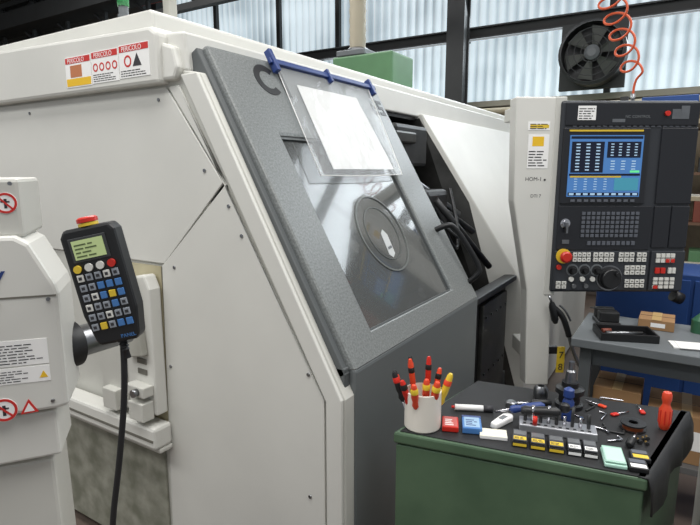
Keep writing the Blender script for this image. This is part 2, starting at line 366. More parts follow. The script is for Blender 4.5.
# machining chamber
bx('chamber_back',1.30,3.19,1.66,1.72,.38,1.92,INT,LA,0)
pl('chamber_left',[(.87,.38),(.87,.98),(1.36,1.83),(1.40,1.9),(1.66,1.9),(1.66,.38)],1.30,1.32,INT,LA,0,'x')
bx('chamber_roof',1.30,2.93,1.38,1.68,1.89,1.91,INT,LA,0)
lathe('spindle_chuck',[(.20,0),(.20,.10),(.14,.12),(.06,.12),(.06,.05)],(1.62,1.45,1.22),(.55,-.8,.25),STEEL,LA,40)
bxs('telescopic_covers',[(2.2,3.16,.98+.09*k,1.64,.38+.2*k,.57+.2*k) for k in range(4)],DST2,LA,.008)
bxs('cover_lips',[(2.2,3.16,.965+.09*k,.985+.09*k,.555+.2*k,.575+.2*k) for k in range(4)],DST,LA,.003)
bx('turret_block',2.45,2.85,1.26,1.6,1.62,1.84,DST,LA,.02)
bx('turret_cap',2.42,2.66,1.24,1.5,1.74,1.80,DST2,LA,.01)
for k,(a,b_) in enumerate([((2.40,1.30,1.62),(2.98,1.02,1.25)),((2.40,1.36,1.70),(2.95,1.10,1.35)),((2.6,1.1,1.45),(3.0,.92,1.05))]):
    cy('guide_rod',a,b_,.018,STEEL if k==1 else DST,LA)
bx('tailstock',2.5,2.8,1.1,1.5,1.24,1.5,INT,LA,.03)
tube('coolant_hose',[(2.5,1.25,1.6),(2.6,1.1,1.45),(2.7,1.05,1.2),(2.85,1.05,1.15),(2.9,1.1,1.35)],.014,BLK,LA)
tube('coolant_hose_b',[(2.45,1.2,1.5),(2.55,1.0,1.3),(2.7,.98,1.22),(2.8,1.1,1.5)],.010,DST,LA)
bx('lower_front_plate',2.36,3.18,.86,.89,.10,.96,INT,LA,.004)
bx('lower_front_panel',2.66,3.10,.835,.86,.14,.90,DST2,LA,.006)
bxs('panel_rivets',[(2.70+.09*k,2.712+.09*k,.828,.835,z,z+.012) for k in range(5) for z in (.2,.5,.82)],STEEL,LA)
bx('chip_rail',2.36,3.16,.80,.87,.955,.985,DST,LA,.004)
# stack light
lathe('stack_light_base',[(.022,0),(.022,.03),(.018,.03),(.018,.06)],(1.36,1.86,2.15),(0,0,1),GREY,LA)
cy('stack_light_green',(1.36,1.86,2.21),(1.36,1.86,2.27),.021,pm('lamp_green',(60,150,90),.2),LA)
cy('stack_light_amber',(1.36,1.86,2.27),(1.36,1.86,2.33),.021,pm('lamp_amber',(220,150,40),.2),LA)
cy('stack_light_red',(1.36,1.86,2.33),(1.36,1.86,2.39),.021,RED,LA)
bx('roof_post',1.70,1.74,2.0,2.05,2.15,2.55,WHD,LA,.004)
# left loader bracket on the end wall
BR=frame('loader_bracket',(1.205,0,0),(0,-1,0),(0,0,1),LA)
def sh_(p,d=-.07): return [(a+d,b_) for a,b_ in p]
pl('bracket_plate',sh_([(-1.80,1.17),(-1.56,1.23),(-1.50,1.24),(-1.475,1.19),(-1.475,.72),(-1.80,.70)]),.0,.05,WH,BR,.008)
pl('bracket_upper',sh_([(-1.60,1.20),(-1.55,1.25),(-1.53,1.20),(-1.50,.95),(-1.60,.93)]),.05,.08,WHD,BR,.006)
pl('bracket_step',sh_([(-1.78,1.10),(-1.63,1.14),(-1.63,.74),(-1.78,.73)]),.05,.06,WH2,BR,.003)
bx('bracket_ledge',-2.20,-1.53,.60,.685,0,.08,WH,BR,.012)
bx('bracket_lip',-2.20,-1.53,.58,.60,0,.06,WH2,BR,.006)
bx('bracket_groove',-2.19,-1.54,.63,.64,.08,.082,SEAM,BR,0)
bxs('bracket_blocks',[(-1.64,-1.56,.71,.78,.05,.10),(-1.655,-1.555,.80,.84,.05,.095),(-1.81,-1.73,.71,.79,.05,.09)],WH2,BR,.004)
bxs('bracket_slots',[(-1.635,-1.585,.87+.04*k,.89+.04*k,.05,.054) for k in range(6)],SEAM,BR,.001)
cy('knob',(-1.59,.82,.095),(-1.59,.82,.115),.014,STEEL,BR)
# ------------------------------------------------------------------ control console
CP=frame('cnc_operator_console',(2.205,1.378,0),(.53,-.848,0),(0,0,1))
pl('column',[(.785,1.945),(.985,1.945),(1.03,.50),(.91,.50),(.89,1.0),(.80,1.45)],-.10,-.004,WH,CP,.008)
bx('column_edge',.975,1.03,.98,1.945,-.10,.0,WH2,CP,.006)
bx('mount_arm',.86,.96,1.86,1.93,-.45,-.09,WH2,CP,.006)
bx('mount_arm_low',.93,1.0,.60,.68,-.32,-.09,WH2,CP,.006)
bx('housing',1.0,1.655,1.0,1.925,-.16,.012,PAN,CP,.012)
bx('bezel_screen',1.015,1.425,1.44,1.80,.012,.022,PAN2,CP,.005)
bx('bezel_keys',1.015,1.47,1.215,1.43,.012,.018,PAN2,CP,.003)
bx('yellow_line',1.04,1.39,1.782,1.790,.022,.024,YEL,CP,0)
bx('lcd',1.045,1.395,1.475,1.765,.022,.024,SCR,CP,0)
bxs('lcd_rows',[(1.05,1.39,1.748,1.76,.024,.025),(1.05,1.39,1.575,1.585,.024,.025),(1.05,1.39,1.48,1.495,.024,.025)],SCRD,CP)
bxs('lcd_panes',[(1.055,1.21,1.59,1.735,.024,.025),(1.225,1.385,1.66,1.735,.024,.025)],SCRD,CP)
keys('lcd_digits',1.062,1.205,1.595,1.73,3,9,.025,.0256,SCR2,CP,.6)
keys('lcd_digits2',1.23,1.38,1.665,1.73,4,5,.025,.0256,SCR2,CP,.62)
keys('lcd_soft',1.05,1.39,1.48,1.495,10,1,.025,.0256,SCR2,CP,.35)
keys('lcd_low',1.06,1.25,1.505,1.565,4,5,.024,.0256,SCR2,CP,.68)
bx('lcd_graph',1.27,1.385,1.505,1.565,.024,.0256,pm('screen_teal',(60,130,150),.3,emit=.5),CP,0)
keys('lcd_mid',1.23,1.38,1.60,1.65,3,4,.024,.0256,SCR2,CP,.6)
bxs('lcd_ok',[(1.34,1.385,1.59,1.60,.0256,.026)],SCRG,CP)
bx('lcd_bar',1.055,1.30,1.5665,1.574,.024,.0256,YEL,CP,0)
keys('keyboard',1.125,1.41,1.275,1.405,12,6,.018,.024,KEY,CP,.3)
keys('keyboard_low',1.16,1.40,1.235,1.262,10,1,.018,.024,KEY,CP,.3)
keys('softkeys',1.06,1.38,1.447,1.465,10,1,.022,.027,KEY,CP,.35)
lathe('key_switch',[(.024,0),(.024,.01),(.016,.012),(.016,.018)],(1.05,1.345,.012),(0,0,1),CHR,CP); bx('key_tab',1.045,1.055,1.30,1.35,.03,.05,STEEL,CP,.001)
bx('usb_slot',1.04,1.075,1.245,1.265,.018,.022,STEEL,CP,.001)
bx('operator_plate',1.01,1.475,1.01,1.21,.012,.022,PAN,CP,.004)
cy('estop_base',(1.05,1.185,.02),(1.05,1.185,.03),.036,YEL,CP); lathe('estop',[(.018,0),(.018,.02),(.028,.025),(.028,.035),(.02,.042)],(1.05,1.185,.03),(0,0,1),RED,CP)
kg_=[(1.095,1.185,1.155,1.205,4,2),(1.195,1.30,1.155,1.205,4,2),(1.32,1.40,1.155,1.205,3,2),(1.355,1.46,1.09,1.14,4,2),(1.36,1.46,1.025,1.07,4,2),(1.02,1.075,1.02,1.06,2,2),(1.41,1.46,1.155,1.205,2,2)]
km=[]
for x0,x1,y0,y1,nx,ny in kg_:
    keys('key_group',x0,x1,y0,y1,nx,ny,.022,.03,KEYW,CP,.2)
    w_=(x1-x0)/nx;h_=(y1-y0)/ny
    for i in range(nx):
        for j in range(ny): km.append((x0+w_*(i+.32),x0+w_*(i+.68),y0+h_*(j+.4),y0+h_*(j+.6),.03,.0304))
bxs('key_legends',km,TXT,CP)
for xx in (1.10,1.16,1.22): 
    lathe('selector',[(.022,0),(.022,.008),(.015,.01),(.013,.03)],(xx,1.115,.022),(0,0,1),BLK,CP); lathe('selector_dial',[(.03,0),(.03,.002)],(xx,1.115,.021),(0,0,1),GREY,CP)
for xx in (1.03,1.095,1.15,1.20): cy('push',(xx,1.07 if xx>1.05 else 1.13,.022),(xx,1.07 if xx>1.05 else 1.13,.034),.012,KEYW if xx!=1.03 else RED,CP)
for xx in (1.11,1.17): cy('push_low',(xx,1.035,.022),(xx,1.035,.034),.011,STEEL,CP)
lathe('handwheel_scale',[(.064,0),(.064,.003)],(1.285,1.075,.022),(0,0,1),STEEL,CP,36)
lathe('handwheel',[(.056,0),(.056,.012),(.05,.014),(.048,.03),(.044,.034)],(1.285,1.075,.024),(0,0,1),BLK,CP,36)
cy('handwheel_knob',(1.305,1.10,.05),(1.305,1.10,.075),.01,BLK,CP)
bxs('right_section',[(1.48,1.652,1.44,1.80,.012,.02),(1.48,1.56,1.225,1.43,.012,.02),(1.565,1.652,1.225,1.43,.012,.02)],PAN2,CP,.004)
bx('right_keys_plate',1.485,1.652,1.01,1.21,.012,.022,PAN,CP,.004)
keys('rk_a',1.505,1.60,1.15,1.20,4,2,.022,.03,KEYW,CP,.2)
keys('rk_r',1.55,1.60,1.15,1.175,2,1,.030,.032,RED,CP,.25)
keys('rk_b',1.505,1.56,1.095,1.13,2,1,.022,.03,RED,CP,.2)
keys('rk_c',1.57,1.61,1.095,1.13,2,1,.022,.03,KEYW,CP,.2)
keys('rk_d',1.50,1.61,1.02,1.08,4,3,.022,.03,KEYW,CP,.25)
keys('rk_e',1.50,1.528,1.02,1.04,1,1,.030,.032,RED,CP,.2)
bxs('top_strip',[(1.02,1.65,1.81,1.915,.012,.018)],PAN2,CP,.003)
bx('top_label',1.075,1.16,1.835,1.90,.018,.0195,PAPER,CP,0); lines('top_label_txt',1.08,1.155,1.84,1.895,5,.0195,TXT,CP)
bxs('top_plates',[(1.24,1.30,1.825,1.84,.018,.0195),(1.52,1.60,1.84,1.885,.018,.0195),(1.56,1.60,1.865,1.90,.0195,.0205)],STEEL,CP)
cy('top_button',(1.495,1.865,.018),(1.495,1.865,.03),.012,RED,CP)
keys('vent',1.05,1.62,1.803,1.809,20,1,.018,.0195,KEY,CP,.4)
text('panel_word','NC CONTROL',.018,1.30,1.845,.018,GREY,CP)
bx('column_label',.855,.955,1.61,1.77,-.004,-.0025,PAPER,CP,0); lines('column_label_txt',.86,.95,1.62,1.70,6,-.0025,TXT,CP)
bx('column_label_fig',.875,.93,1.715,1.76,-.0025,-.002,WYEL,CP,0)
bx('column_label3',.85,.955,1.79,1.83,-.004,-.0025,PAPER,CP,0); lines('cl_txt3',.86,.945,1.795,1.825,3,-.0025,TXT,CP)
bx('column_label2',.86,.95,1.80,1.815,-.0025,-.002,YEL,CP,0)
text('col_word','HOM-1',.026,.85,1.55,-.004,TXT,CP); lathe('col_dot',[(.005,0),(.005,.002)],(.945,1.555,-.004),(0,0,1),TXT,CP)
text('col_word2','DTI 7',.022,.88,1.47,-.004,TXT,CP)
cy('side_knob',(1.655,.97,-.05),(1.70,.95,-.05),.03,BLK,CP)
bx('tag_holder',1.03,1.08,.66,.70,-.06,-.03,BLK,CP,.004)
bx('yellow_tag',1.075,1.115,.56,.70,-.035,-.028,YEL,CP,.001)
text('tag_7','7',.05,1.083,.64,-.027,TXT,CP,.0005); text('tag_8','8',.05,1.083,.575,-.027,TXT,CP,.0005)
# air gun hanging in front of the column
AG=frame('air_blow_gun',(2.205,1.378,0),(.53,-.848,0),(0,0,1))
lathe('body',[(.012,0),(.018,.02),(.018,.09),(.01,.11)],(1.0,.955,.045),(.25,-1,0),BLK,AG)
tube('grip',[(1.01,.93,.045),(1.05,.90,.045),(1.08,.84,.045),(1.10,.78,.04)],.015,BLK,AG)
tube('trigger',[(1.04,.94,.045),(1.075,.92,.045),(1.10,.86,.045)],.005,STEEL,AG)
cy('nozzle',(1.0,.955,.045),(.985,.99,.045),.006,STEEL,AG)
cy('hook',(1.01,.93,.045),(1.01,.93,.0),.005,STEEL,AG)
tube('hose',[(1.10,.78,.04),(1.13,.68,.04),(1.18,.60,.05),(1.20,.5,.05),(1.18,.2,.05),(1.1,.02,.05),(1.0,.012,.0)],.009,STEEL,AG)
# ------------------------------------------------------------------ left bar feeder
LM=frame('bar_feeder',(.586,1.075,0),(.777,-.629,0),(0,0,1))
pl('main_housing',[(-.75,1.471),(-.07,1.471),(-.045,1.455),(-.005,1.37),(0,1.35),(0,1.105),(-.02,1.10),(-.75,1.075)],-.16,0,WH,LM,.008)
bx('top_housing',-.75,-.055,1.466,1.585,-.20,-.02,WH2,LM,.008)
pl('lower_bracket',[(-.75,1.075),(-.03,1.09),(-.028,.985),(-.75,.955)],-.16,-.02,WH,LM,.006)
pl('lower_housing',[(-.75,.955),(-.05,.965),(-.045,.62),(-.75,.60)],-.20,-.05,WH2,LM,.008)
bx('pedestal',-.70,-.12,0,.62,-.20,-.08,GREY,LM,.01)
bx('front_groove',-.74,-.005,1.345,1.349,0,.001,SEAM,LM,0)
LF=LM
def nosign(nm,x,y,z,r):
    lathe(nm+'_disc',[(r,0),(r,.001)],(x,y,z),(0,0,1),PAPER,LF)
    arc(nm+'_ring',x,y,r*.76,r*.97,0,360,z+.001,z+.0016,WRED,LF,32)
    pl(nm+'_bar',[(x-r*.62,y+r*.5),(x-r*.5,y+r*.62),(x+r*.62,y-r*.5),(x+r*.5,y-r*.62)],z+.0016,z+.002,WRED,LF,0)
    bxs(nm+'_fig',[(x-r*.12,x+r*.12,y-r*.5,y+r*.4,z+.001,z+.0014),(x-r*.4,x+r*.35,y+r*.05,y+r*.2,z+.001,z+.0014)],TXT,LF)
nosign('sign_top',-.082,1.536,-.02,.021)
nosign('sign_low',-.120,1.112,0,.025)
pl('hot_triangle',[(-.092,1.098),(-.058,1.10),(-.075,1.130)],0,.0012,WRED,LF,0)
pl('hot_triangle_in',[(-.085,1.102),(-.065,1.103),(-.075,1.121)],.0012,.0016,PAPER,LF,0)
bx('instruction_label',-.20,-.03,1.204,1.258,0,.001,PAPER,LF,.0); lines('instr_txt',-.195,-.04,1.209,1.253,7,.001,TXT,LF,.3)
bx('instruction_label2',-.20,-.03,1.166,1.200,0,.001,PAPER,LF,.0); lines('instr_txt2',-.195,-.055,1.170,1.197,5,.001,TXT,LF,.3)
pl('warn_tri',[(-.050,1.174),(-.034,1.174),(-.042,1.189)],.001,.0015,WYEL,LF,0)
text('maker_letter','y',.055,-.120,1.378,.001,BLU,LF,.0006,1.2)
for (a,b_) in [(-.02,1.34),(-.03,1.12),(-.11,1.335),(-.066,1.575)]: cy('bolt',(a,b_,-.001),(a,b_,.003),.004,STEEL,LF,seg=10)
for nm,prof,o,m_ in [('collar_a',[(.03,0),(.058,0),(.064,.01),(.064,.035),(.05,.04)],.600,BLK),('collar_b',[(.05,0),(.055,.01),(.055,.04),(.045,.04)],.640,DST),('shaft',[(.038,0),(.038,.14),(.033,.145)],.68,STEEL)]:
    ob=lathe(nm,prof,(o,1.20,1.195),(1,0,0),m_,None); ob.parent=LM; ob.matrix_parent_inverse=LM.matrix_world.inverted()
# ------------------------------------------------------------------ handheld pendant
ph=math.radians(12)
ex=(.53*math.cos(ph),-.848*math.cos(ph),math.sin(ph)); ey=(-.53*math.sin(ph),.848*math.sin(ph),math.cos(ph))
cx=-.471
PD=frame('handheld_pendant',(.848+.53*cx,.53-.848*cx,1.388),ex,ey)
pl('shell',[(-.053,-.055),(-.053,.098),(-.044,.112),(.044,.112),(.053,.098),(.053,-.055),(.042,-.112),(.034,-.118),(-.034,-.118),(-.042,-.112)],-.022,.018,BLK,PD,.006)
bx('lcd_frame',-.038,.034,.048,.094,.018,.020,pm('bezel_grey',(58,60,62),.5),PD,.002)
bx('lcd',-.032,.028,.053,.089,.020,.021,LCDG,PD,0); lines('lcd_text',-.028,.022,.057,.086,4,.021,pm('lcd_ink',(90,104,66),.5),PD)
lathe('estop_collar',[(.018,0),(.018,.006)],(.0,.112,0),(0,1,0),YEL,PD)
lathe('estop_button',[(.010,0),(.010,.003),(.019,.004),(.019,.011),(.014,.014)],(.0,.115,0),(0,1,0),RED,PD)
for xx,m_ in ((-.034,YEL),(-.012,KEYW),(.010,KEYW),(.032,RED)):
    cy('button',(xx,.036,.018),(xx,.036,.023),.0075,m_,PD,seg=16)
ks=[];kb=[];ky=[];kg=[]
for i in range(5):
    for j in range(6):
        x=-.034+i*.017;y=.018-j*.0195
        t=(x-.0062,x+.0062,y-.0068,y+.0068,.018,.0215)
        if (i,j) in ((3,1),(2,2),(4,2),(3,3),(2,1),(4,1),(4,5),(3,5)): kb.append(t)
        elif (i,j) in ((3,2),(1,5)): ky.append(t)
        elif (i+j)%3==0: kg.append(t)
        else: ks.append(t)
bxs('keys_grey',ks,pm('key_grey',(142,148,156),.5),PD,.001); bxs('keys_pale',kg,KEYW,PD,.001); bxs('keys_blue',kb,BLUL,PD,.001); bxs('keys_yellow',ky,YEL,PD,.001)
bxs('key_marks',[(a+.003,b_-.003,c+.004,d-.004,f,f+.0004) for a,b_,c,d,e,f in ks+kg],TXT,PD)
text('model_word','PANEL',.010,.008,-.110,.018,BLUL,PD)
lathe('strain_relief',[(.009,0),(.010,.004),(.007,.006),(.009,.010),(.007,.012),(.009,.016),(.006,.018),(.008,.022),(.006,.026),(.0065,.04)],(.0,-.116,0),(0,-1,0),BLK,PD)
def W(l,z,d=1.0): return (.848*d+.53*l,.53*d-.848*l,z)
cb=tube('cable',[W(-.4465,1.276),W(-.446,1.236),W(-.452,1.147),W(-.468,1.04),W(-.478,.98),W(-.499,.868),W(-.51,.7),W(-.52,.4),W(-.53,.15,1.02),W(-.56,.02,1.06),W(-.7,.02,1.15)],.0062,BLK2,None)
cb.parent=PD; cb.matrix_parent_inverse=PD.matrix_world.inverted()
bx('holder_arm',-.07,-.02,.02,.06,-.075,-.02,STEEL,PD,.003)
# ------------------------------------------------------------------ tool cart
TC=frame('tool_cart')
Q=[(1.198,.611),(1.307,.010),(1.765,-.072),(1.665,.535)]
def off(q,d):
    c=Vector((sum(p[0] for p in q)/4,sum(p[1] for p in q)/4)); o=[]
    for p in q:
        v=Vector(p)-c; o.append(tuple(c+v*(1-d/v.length)))
    return o
pl('cabinet',off(Q,.008),.10,.865,GREEN,TC,.004)
pl('top_tray',Q,.868,.900,GREEN,TC,.006)
pl('rubber_mat',off(Q,.02)[:1]+off(Q,.006)[1:],.8985,.903,BLK2,TC,.001)
fr=Vector((1.307,.010,.9)); br=Vector((1.765,-.072,.9))
vs=[];fs=[];N=14
for i in range(N+1):
    p=fr.lerp(br,i/N)
    wob=.008*math.sin(i*1.3)
    vs+=[p+Vector((0,.02,.003)),p+Vector((0,-.002,.003)),p+Vector((0,-.012+wob*.4,-.03)),p+Vector((0,-.016+wob*.6,-.09-.02*math.sin(i*.7)))]
for i in range(N):
    for k in range(3): fs.append((4*i+k,4*i+k+1,4*i+5+k,4*i+4+k))
d=mk('mat_drape',vs,fs,BLK2,TC,0,True); d.modifiers.new('s','SOLIDIFY').thickness=.004
bxs('casters',[(1.28,1.32,.50,.56,0.0,.10),(1.36,1.40,.05,.10,0,.10),(1.6,1.64,.45,.5,0,.1),(1.68,1.72,-.0,.05,0,.1)],BLK,TC,.01)
ZT=.9035
CU=item('screwdriver_cup',1.268,.556,ZT,0)
lathe('cup',[(.047,0),(.050,.004),(.050,.105),(.047,.106),(.045,.02),(.02,.015)],(0,0,0),(0,0,1),pm('cup_white',(226,222,212),.35),CU,36)
def driver(par,base,dirn,L,mh,mb,blade=.05,r=.011):
    d=Vector(dirn).normalized(); b0=Vector(base)
    cy('blade',b0,b0+d*blade,.003,CHR,par,seg=10)
    lathe('handle',[(r*.6,0),(r,.01),(r*.75,.022),(r,.035),(r*1.0,L*.7),(r*.8,L*.93),(r*.5,L)],b0+d*blade,d,mh,par,16)
    lathe('collar',[(r*.8,0),(r*1.1,.004),(r*1.06,.016),(r*.8,.02)],b0+d*(blade+L*.60),d,mb,par,16)
for (x,y,dx,dy,L,mh,mb,bl,r) in [(-.02,.03,-.10,.30,.085,BLK,RED,.065,.009),(.01,.02,-.1,.10,.105,ORG,BLK,.075,.008),(-.01,-.01,-.12,-.08,.08,ORG,YEL,.06,.010),
    (.0,-.02,-.15,-.22,.08,ORG,YEL,.06,.011),(.025,.0,.05,.0,.10,RED,BLK,.08,.008),(.02,-.025,.1,-.28,.095,YEL,ORG,.055,.010),(-.02,.015,-.22,.20,.075,RED,BLK,.06,.009),(.02,.03,.15,.2,.09,BLK,ORG,.08,.008),(-.03,.0,-.25,.0,.075,ORG,YEL,.06,.010),(.0,.035,-.05,.38,.08,BLK,ORG,.065,.008),(.03,-.01,.12,-.12,.085,ORG,BLK,.065,.008)]:
    driver(CU,(x,y,.01),(dx,dy,1),L,mh,mb,bl,r)
b1=item('insert_pack_red',1.30,.487,ZT,-68)
bx('case',-.022,.022,-.03,.035,0,.016,RED,b1,.003); bx('top',-.018,.018,-.026,.03,.016,.0165,pm('pink_label',(190,90,84),.5),b1,0); lines('print',-.014,.014,-.02,.02,4,.0165,PAPER,b1)
b2=item('insert_pack_blue',1.325,.435,ZT,-68)
bx('case',-.026,.026,-.035,.04,0,.018,BLUL,b2,.003); bx('top',-.02,.02,-.028,.03,.018,.0185,pm('paleblue_label',(150,180,205),.5),b2,0); bx('band',-.0262,.0262,.028,.0405,.0,.0186,BLU,b2,.001); lines('print',-.016,.016,-.02,.02,4,.0185,BLU,b2)
b3=item('note_pad',1.315,.372,ZT,-70); bx('pages',-.035,.035,-.022,.022,0,.008,PAPER,b3,.001); bx('cover',-.035,.035,-.022,.022,.008,.009,pm('cover_cream',(222,220,204),.6),b3,.0005)
b4=item('paint_marker',1.43,.470,ZT,-65); cy('barrel',(-.05,0,.009),(.032,0,.009),.009,PAPER,b4); cy('cap',(.032,0,.009),(.06,0,.009),.0095,TXT,b4); cy('tip',(-.06,0,.009),(-.05,0,.009),.004,RED,b4,)
b5=item('digital_probe',1.395,.372,ZT,-15)
pl('shell',[(-.045,-.010),(.03,-.016),(.045,-.008),(.045,.010),(.03,.016),(-.045,.010)],0,.018,PAPER,b5,.005); bx('window',-.01,.018,-.007,.007,.018,.0187,GREY,b5,.0)
rk=item('bit_holder_rack',1.425,.235,ZT,-76)
pl('block',[(-.095,-.028),(.10,-.028),(.10,.028),(-.095,.028)],0,.022,pm('zinc',(176,178,182),.35,.6),rk,.003)
bxs('holes',[(-.085+.018*k,-.077+.018*k,-.02,-.012,.022,.0225) for k in range(10)],BLK,rk)
for k in range(9):
    x=-.08+.02*k; h=[.03,.045,.025,.05,.035,.028,.055,.03,.04][k]
    cy('bit',(x,.0,.022),(x,.0,.022+h),.0045,CHR if k%2 else DST,rk,seg=12)
    cy('bit_tip',(x,.016,.022),(x,.016,.022+h*.6),.003,DST,rk,seg=8)
lathe('blue_handle',[(.008,0),(.012,.01),(.009,.03),(.013,.04),(.013,.085),(.006,.095)],(-.12,.04,.03),(.95,.2,.15),BLU,rk,20)
cy('blue_handle_shank',(-.16,.03,.022),(-.11,.042,.032),.004,CHR,rk)
lathe('black_handle',[(.010,0),(.014,.01),(.011,.03),(.014,.05),(.014,.09),(.007,.10)],(-.09,.01,.045),(.9,-.1,.12),BLK,rk,20)
lathe('black_knob',[(.008,0),(.014,.006),(.014,.02),(.008,.026)],(.02,.02,.05),(0,.2,1),BLK,rk,20)
cy('red_bit',(-.055,-.02,.02),(-.055,-.02,.045),.006,RED,rk)
tube('hex_key',[(.03,.06,.004),(.10,.055,.004),(.13,.05,.004),(.135,.03,.004)],.003,CHR,rk)
tube('hex_key_b',[(-.06,.05,.03),(.03,.05,.035),(.05,.045,.06)],.0035,DST,rk)
td=item('blue_nut_driver',1.515,.222,ZT,0)
lathe('handle',[(.012,0),(.016,.005),(.016,.055),(.011,.066),(.015,.072),(.014,.092),(.005,.098)],(0,0,0),(0,0,1),BLU,td,20)
bk=item('tool_holder_cone',1.615,.235,ZT,0)
lathe('flange',[(.040,0),(.040,.012),(.030,.015),(.030,.04),(.040,.044),(.040,.058),(.024,.063),(.024,.078)],(0,0,0),(0,0,1),BLK,bk,32)
lathe('arbor',[(.016,.078),(.014,.11),(.008,.115),(.008,.14)],(0,0,0),(0,0,1),STEEL,bk,24)
bk2=item('collet_sleeve',1.63,.32,ZT,0); lathe('sleeve',[(.018,0),(.022,.006),(.022,.03),(.015,.04),(.010,.04),(.010,.01)],(0,0,0),(0,0,1),STEEL,bk2,24)
bk3=item('ratchet_wrench',1.555,.33,ZT,-60)
lathe('head',[(.016,0),(.016,.012),(.010,.016)],(-.06,0,0),(0,0,1),STEEL,bk3,20); cy('neck',(-.05,0,.008),(0,0,.008),.005,CHR,bk3); lathe('grip',[(.006,0),(.010,.008),(.010,.05),(.006,.058)],(0,0,.011),(1,0,0),BLK,bk3,16)
rows=[(1.325,.305,YEL),(1.334,.262,YEL),(1.343,.219,YEL),(1.353,.178,PAPER),(1.362,.142,PAPER)]
for k,(x,y,mm) in enumerate(rows):
    ib=item('insert_box',x,y,ZT,-76); w_=.0185 if k<3 else .0165
    bx('case',-w_,w_,-.034,.030,0,.014,BLK,ib,.002); bx('lid',-w_+.001,w_-.001,-.032,.028,.0145,.019,pm('case_grey',(62,64,68),.4),ib,.002)
    bx('label',-w_+.003,w_-.003,-.029,-.012,.019,.0195,mm,ib,0); bx('label_b',-w_+.003,w_-.003,-.002,.020,.019,.0195,pm('window_grey',(104,106,108),.3),ib,0)
    bx('label_front',-w_+.002,w_-.002,-.0345,-.034,.003,.010,mm,ib,0); lines('print',-w_+.005,w_-.005,-.026,-.014,2,.0195,TXT,ib)
gp=item('mint_insert_case',1.352,.087,ZT,-76)
bx('case',-.025,.025,-.042,.042,0,.010,MINT,gp,.003); bx('paper_label',-.020,.020,-.035,.03,.0162,.0168,pm('mint_label',(186,212,202),.5),gp,0); bx('lid',-.023,.023,-.038,.04,.011,.016,MINT,gp,.002)
for k,(x,y) in enumerate([(1.392,.033),(1.342,.034)]):
    ib=item('insert_box',x,y,ZT,-76)
    bx('case',-.021,.021,-.022,.022,0,.012,BLK,ib,.002); bx('label',-.017,.017,-.018,-.002,.012,.0125,YEL if k==0 else PAPER,ib,0); bx('lid',-.017,.017,.002,.019,.012,.0135,KEY,ib,.001)
tp=item('copper_wire_spool',1.555,.060,ZT,0)
lathe('flange_low',[(.032,0),(.032,.004)],(0,0,0),(0,0,1),BLK,tp); lathe('winding',[(.026,.004),(.026,.016)],(0,0,0),(0,0,1),pm('copper',(170,95,60),.35,.7),tp); lathe('flange_top',[(.032,.016),(.032,.02),(.012,.0202),(.011,.012)],(0,0,0),(0,0,1),BLK,tp)
for k,(x,y,a,m_) in enumerate([(1.68,.045,20,RED),(1.62,.11,-40,RED),(1.66,.15,70,ORG)]):
    hk=item('flag_hex_key',x,y,ZT,a); bx('wing',-.013,.010,-.007,.007,0,.007,m_,hk,.003); cy('shaft',(.010,0,.004),(.05,0,.004),.0022,CHR,hk,seg=8)
for k,(x,y,a,L) in enumerate([(1.56,.14,-10,.05),(1.50,.16,-60,.04),(1.735,.10,100,.06),(1.50,.12,-85,.04),(1.44,.11,-50,.04),(1.60,.185,-20,.05),(1.54,.18,60,.04)]):
    hk=item('hex_key_loose',x,y,ZT,a); tube('bar',[(0,0,.003),(L,0,.003),(L+.003,.004,.003),(L+.003,.02,.003)],.0028,DST if k%2 else CHR,hk,False)
sd=item('orange_screwdriver',1.60,-.012,ZT,0)
lathe('handle',[(.009,0),(.013,.006),(.0155,.02),(.0155,.058),(.010,.070),(.0095,.076),(.0125,.086),(.0125,.100),(.010,.106)],(0,0,0),(0,0,1),ORG,sd,20)
bxs('flutes',[(.0150*math.cos(a)-.0015,.0150*math.cos(a)+.0015,.0150*math.sin(a)-.0015,.0150*math.sin(a)+.0015,.018,.058) for a in [i*math.pi/4 for i in range(8)]],RED,sd)
sc=item('black_screwdriver',1.43,.06,ZT,-8); lathe('handle',[(.006,0),(.010,.006),(.010,.035),(.006,.04)],(0,0,.011),(1,0,0),BLK,sc,16); cy('blade',(.04,0,.011),(.08,0,.011),.003,CHR,sc)
cs=frame('cap_screws',(1.50,.03,ZT))
for k in range(5):
    x=random.uniform(-.03,.01);y=random.uniform(-.015,.012); cy('screw',(x,y,.004),(x+.012,y+.004,.004),.003,pm('brass',(180,150,80),.35,.8),cs,seg=8); cy('head',(x-.004,y-.0013,.005),(x,y,.005),.005,DST,cs,seg=8)
# ------------------------------------------------------------------ right-hand background
WB=frame('grey_workbench')
bx('top',2.50,3.02,-1.2,.375,.81,.85,GREY,WB,.004)
bx('drawer',2.56,2.98,-1.15,.30,.72,.81,pm('drawer_grey',(88,93,97),.5),WB,.003)
bxs('legs',[(2.54,2.59,.29,.34,0,.81),(2.93,2.98,.29,.34,0,.81),(2.54,2.59,-1.15,-1.10,0,.81),(2.93,2.98,-1.15,-1.10,0,.81)],pm('leg_grey',(84,88,90),.5),WB,.002)
bx('shelf',2.56,2.98,-1.15,.33,.30,.33,pm('shelf_steel',(96,96,96),.6),WB,.002)
def cbox(x0,x1,y0,y1,z0,z1,nm='cardboard_box'):
    c_=item(nm,(x0+x1)/2,(y0+y1)/2,z0,0); a=(x1-x0)/2;b_=(y1-y0)/2;h=z1-z0
    bx('carton',-a,a,-b_,b_,0,h,CARD,c_,.003); bx('tape',-a-.001,a+.001,-.02,.02,h,h+.001,pm('tape',(190,160,110),.4),c_,0); bx('flap_gap',-.001,.001,-b_,b_,h+.0002,h+.0015,TXT,c_,0); bx('label',-a-.001,-a,-b_*.5,b_*.3,h*.3,h*.7,PAPER,c_,0)
